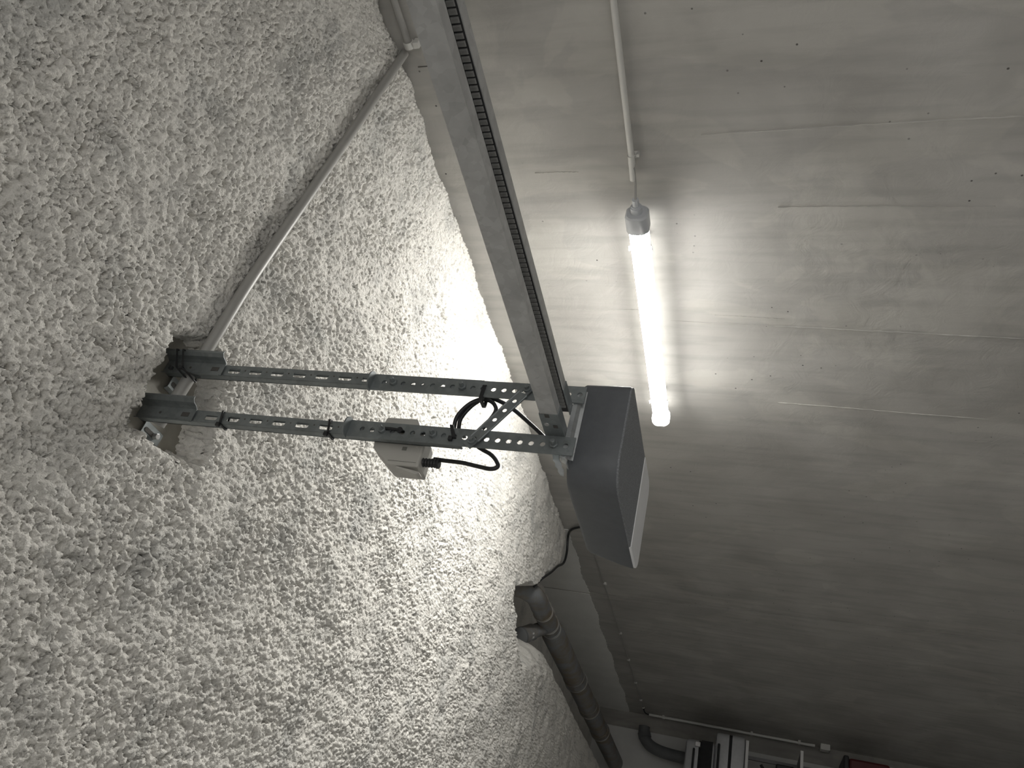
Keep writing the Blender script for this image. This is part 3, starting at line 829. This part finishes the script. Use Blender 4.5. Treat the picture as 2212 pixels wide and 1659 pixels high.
pc = thing('power_cable', 'black power cable looping from the socket to the opener', 'cable')
CY = 1.182
rs = []; pts = []
for i in range(11):
    pts.append((0.6755, CY + 0.006, 2.108 - 0.0029 * i)); rs.append(0.0092 if i % 2 else 0.0076)
MB().tube(pts, rs, 14).build('strain_relief', 'black', pc)
MB().tube([(0.6755, CY + 0.006, 2.079), (0.6755, CY + 0.006, 2.073)], 0.0095, 14).build('collar', 'black', pc, bevel=0.001)
def at(x, z, y): k = y / 1.17; return (x * k, y, 1.5 + (z - 1.5) * k)
path = [at(0.674, 2.078, 1.188), at(0.673, 2.050, 1.188), at(0.672, 2.020, 1.186), at(0.667, 1.985, 1.184), at(0.665, 1.964, 1.182), at(0.670, 1.953, 1.182), at(0.679, 1.955, 1.182), at(0.694, 1.970, 1.182), at(0.712, 2.004, 1.184), at(0.735, 2.008, 1.186), at(0.765, 1.995, 1.182),
        at(0.789, 1.987, 1.176), at(0.803, 1.991, 1.172), at(0.814, 2.005, 1.170), at(0.815, 2.025, 1.168), at(0.800, 2.046, 1.168), at(0.772, 2.060, 1.168), at(0.742, 2.058, 1.175), at(0.722, 2.050, 1.177), at(0.716, 2.045, 1.179), at(0.725, 2.044, 1.182),
        at(0.745, 2.049, 1.182), at(0.770, 2.051, 1.179), at(0.800, 2.037, 1.175), at(0.820, 2.014, 1.172), at(0.816, 1.989, 1.172), at(0.797, 1.952, 1.175), at(0.764, 1.908, 1.178), at(0.738, 1.876, 1.178), at(0.728, 1.858, 1.178), at(0.722, 1.835, 1.182)]
MB().tube(spline(path, 8), 0.0041, 10).build('cord', 'cable', pc, smooth=True)

# ================================================================== DRAIN PIPE UNDER THE CEILING
dp = thing('drain_pipe', 'grey plastic drain pipe with collars and capped branch along the ceiling', 'pipe')
PX, PZ, PR = 1.69, 2.762, 0.054
MB().tube([(PX, 4.47, PZ), (PX, 5.0, PZ)], PR, 28).build('pipe', 'pipe', dp, smooth=True)
MB().tube([(PX, 4.96, PZ), (PX, 5.03, PZ), (PX, 5.08, PZ), (PX, YF - 0.04, PZ)], [PR, PR + 0.004, 0.078, 0.078], 28).build('pipe', 'pipe', dp, smooth=True)
el = [(PX, 4.64, PZ), (PX, 4.50, PZ), (PX, 4.43, PZ + 0.016), (PX, 4.375, PZ + 0.055), (PX, 4.345, PZ + 0.115), (PX, 4.335, PZ + 0.2), (PX, 4.335, PZ + 0.43)]
MB().tube(spline(el, 5), PR + 0.005, 28).build('elbow', 'pipe', dp, smooth=True)
def collar(y0, y1, r=PR + 0.006):
    mb = MB(); mb.tube([(PX, y0, PZ), (PX, y1 - 0.012, PZ), (PX, y1 - 0.011, PZ), (PX, y1, PZ)], [r, r, r + 0.003, r + 0.003], 28)
    c_ = mb.build('collar', 'pipe', dp, smooth=True)
    ring = [(PX + (r + 0.002) * math.cos(t), y1 + 0.001, PZ + (r + 0.002) * math.sin(t)) for t in [2 * math.pi * k / 36 for k in range(36)]]
    MB().tube(ring, 0.0032, 6, closed=True).build('seal_ring', 'pvc', c_, smooth=True)
collar(4.60, 4.72); collar(4.72, 4.93, PR + 0.008); collar(4.93, 5.02); collar(5.98, 6.10, 0.083); collar(6.72, 6.83, 0.083); collar(7.45, 7.55, 0.083)
bo = MB(); d = Vector((-0.17, -0.23, 0.105)); p0 = Vector((PX, 4.95, PZ)); p1 = p0 + d
bo.tube([p0, p0 + d * 0.62, p0 + d * 0.63, p1], [0.044, 0.044, 0.052, 0.052], 24)
bb = bo.build('branch', 'pipe', dp, smooth=True)
dn = d.normalized()
MB().tube([p1 - dn * 0.004, p1 + dn * 0.012, p1 + dn * 0.02], [0.056, 0.056, 0.046], 24).build('end_plug', 'pipe_dark', bb, smooth=True)
# manufacturer's sticker strip on the branch sleeve
side = Vector((-0.55, -0.35, -0.75)); side = (side - dn * side.dot(dn)).normalized(); tn = dn.cross(side)
c = p0 + d * 0.8 + side * 0.0525
lb = MB()
vs = []
for a_ in (-0.009, 0.009):
    for b_ in (-0.03, 0.0, 0.03):
        vs.append(c + dn * a_ + tn * b_ - side * (abs(b_) * 0.3) + side * 0.001)
vs2 = [v_ - side * 0.004 for v_ in vs]
lb.add(vs + vs2, [(0, 1, 4, 3), (1, 2, 5, 4), (6, 9, 10, 7), (7, 10, 11, 8), (0, 6, 7, 1), (1, 7, 8, 2), (3, 4, 10, 9), (4, 5, 11, 10), (0, 3, 9, 6), (2, 8, 11, 5)])
lb.build('sticker', 'label', bb)

# dark cable along the ragged edge of the ceiling step
lc = MB().tube(spline([(2.200, 4.46, 2.42), (2.198, 4.49, 2.55), (2.200, 4.515, 2.60), (2.205, 4.57, 2.655), (2.205, 4.67, 2.692), (2.10, 4.70, 2.686), (2.015, 4.672, 2.686), (1.93, 4.54, 2.686), (1.84, 4.425, 2.686), (1.74, 4.31, 2.705), (1.66, 4.24, 2.72)], 6), 0.0075, 10).build('loose_cable', 'cable', smooth=True)
tag(lc, 'dark cable following the ragged ceiling edge towards the drain pipe', 'cable')

# ================================================================== THIN CABLE ALONG THE WALL
tc_ = thing('clipped_cable', 'thin grey cable clipped along the wall below the ceiling', 'cable')
MB().tube([(2.214, 4.3, 2.553), (2.214, 5.4, 2.545), (2.214, 6.4, 2.536), (2.214, 8.55, 2.523)], 0.005, 8).build('cord', 'pvc', tc_, smooth=True)
k0 = None
for yy in (5.40, 6.40, 7.05, 7.70, 8.25, 8.52):
    if k0 is None:
        k0 = MB().box(2.205, 2.222, -0.011, 0.011, -0.012, 0.012).build('clip', 'pvc_white', tc_, bevel=0.003)
        k = k0
    else: k = child(k0, tc_)
    k.location = (0, yy, 2.559 - 0.0042 * yy)
dc = thing('down_conduit', 'pale vertical conduit in the far corner running down to the switch box', 'conduit')
MB().tube([(2.204, 8.70, 2.478), (2.204, 8.715, 0.855)], 0.0135, 12).build('pipe', 'pvc_white', dc, smooth=True)
MB().tube(spline([(2.21, 8.56, 2.523), (2.207, 8.65, 2.52), (2.204, 8.695, 2.50), (2.204, 8.70, 2.47)]), 0.006, 8).build('cord', 'cable', dc, smooth=True)
for zz in (2.33, 1.45, 1.0):
    MB().box(2.188, 2.222, 8.678, 8.725, zz - 0.012, zz + 0.012).build('clip', 'pvc_white', dc, bevel=0.003)
sb = thing('switch_box', 'small white switch box on the wall below the down conduit', 'switch')
MB().box(2.165, 2.221, 8.64, 8.73, 0.72, 0.81).build('box', 'pvc_white', sb, bevel=0.006)
MB().box(2.17, 2.221, 8.735, 8.765, 0.725, 0.805).build('side_module', 'pvc', sb, bevel=0.004)

# ================================================================== FAR CORNER: PIPE BEND, SHELF, LUGGAGE
pb = thing('pipe_bend', 'dark grey drain pipe bend leaving the far corner above the suitcases', 'pipe')
MB().tube(spline([(2.06, 8.62, 2.50), (1.98, 8.62, 2.495), (1.92, 8.61, 2.46), (1.875, 8.60, 2.40), (1.845, 8.59, 2.30), (1.83, 8.58, 2.16), (1.82, 8.57, 1.9), (1.82, 8.57, 1.55)], 6), 0.056, 20).build('pipe', 'pipe_dark', pb, smooth=True)
MB().tube([(2.00, 8.62, 2.497), (1.95, 8.615, 2.478)], 0.064, 20).build('collar', 'pipe_dark', pb, smooth=True)

sh = thing('storage_shelf', 'grey storage shelf with pale board edges against the far wall', 'shelf')
SX0, SX1, SYF, SYB = 0.75, 1.965, 8.02, 8.55
for zz in (1.497, 1.025, 0.285, -0.3):
    b_ = MB().box(SX0, SX1, SYF + 0.012, SYB, zz - 0.018, zz).build('board', 'shelf_metal', sh)
    MB().box(SX0, SX1, SYF, SYF + 0.012, zz - 0.024, zz + 0.002).build('front_edge', 'shelf', b_, bevel=0.002)
for xx in (SX0 + 0.02, SX1 - 0.045):
    for yy in ((SYF + 0.03, SYB - 0.04) if xx < 1 else (SYB - 0.03,)):
        MB().box(xx, xx + 0.03, yy, yy + 0.03, FZ, 1.475).build('post', 'shelf_metal', sh)

def suitcase(nm, lab, x0, x1, y0, y1, z0, z1, shell):
    o = thing(nm, lab, 'suitcase', 'suitcases on the storage shelf')
    zm = (z0 + z1) / 2
    def half(za, zb, flip):
        out = rrect(x0, x1, y0, y1, (0.05,) * 4, 5)
        ins = rrect(x0 + .025, x1 - .025, y0 + .025, y1 - .025, (0.035,) * 4, 5)
        md = rrect(x0 + .007, x1 - .007, y0 + .007, y1 - .007, (0.045,) * 4, 5)
        if flip: ri = [(out, za), (out, zb - .03), (md, zb - .01), (ins, zb)]
        else: ri = [(ins, za), (md, za + .01), (out, za + .03), (out, zb)]
        return MB().loft([[(p[0], p[1], z) for p in r_] for r_, z in ri]).build('shell', shell, o, smooth=True)
    half(zm + 0.014, z1, True); half(z0, zm - 0.014, False)
    MB().prism(rrect(x0 + .004, x1 - .004, y0 + .004, y1 - .004, (0.048,) * 4, 5), zm - 0.014, zm + 0.014, 'z').build('zip_band', 'black_soft', o)
    return o
s_low = suitcase('suitcase', 'silver hard-shell suitcase lying flat on the shelf, lower of two', 1.25, 2.0, 8.03, 8.5, 1.50, 1.768, 'silver')
for zz in (1.735, ):
    MB().tube([(1.55, 8.028, zz), (1.55, 8.005, zz), (1.88, 8.005, zz), (1.88, 8.028, zz)], 0.011, 8).build('handle', 'black', s_low)
s_up = suitcase('suitcase', 'silver and black suitcase stacked on top of the lower one', 1.15, 1.90, 8.04, 8.48, 1.768, 2.035, 'silver')
MB().prism(rrect(1.17, 1.895, 8.018, 8.05, (0.012,) * 4, 3), 1.790, 1.892, 'z').build('front_pocket', 'black_soft', s_up)
MB().tube([(1.40, 8.03, 1.955), (1.40, 8.0, 1.955), (1.80, 8.0, 1.955), (1.80, 8.03, 1.955)], 0.010, 8).build('handle', 'black', s_up)
MB().box(1.83, 1.87, 8.008, 8.05, 1.90, 1.95).build('latch', 'bolt', s_up, bevel=0.004)

# black clamp-like tool lying on the lower board, and a cardboard-grey box beside it
tl = thing('hand_tool', 'black hand tool lying on the lower shelf board', 'tool')
MB().box(1.60, 1.80, 8.10, 8.15, 1.032, 1.075).build('bar', 'black', tl, bevel=0.006)
MB().box(1.70, 1.83, 8.08, 8.20, 1.075, 1.23).build('head', 'black', tl, bevel=0.012)
MB().tube([(1.79, 8.07, 1.36), (1.72, 8.07, 1.31), (1.68, 8.08, 1.22)], 0.013, 8).build('grip', 'black', tl, smooth=True)
cbx = thing('storage_box', 'pale grey storage box on the lower board under the suitcases', 'box')
MB().box(1.2, 1.78, 8.22, 8.52, 1.026, 1.37).build('body', 'plaster', cbx, bevel=0.008)
MB().box(1.19, 1.79, 8.21, 8.53, 1.37, 1.40).build('lid', 'plaster', cbx, bevel=0.008)
rb = thing('red_case', 'dark red case with black rim below the switch box', 'case')
MB().box(1.30, 1.985, 8.03, 8.45, 0.286, 0.62).build('body', 'red', rb, bevel=0.02)
MB().box(1.29, 2.0, 8.02, 8.46, 0.62, 0.665).build('rim', 'black', rb, bevel=0.012)
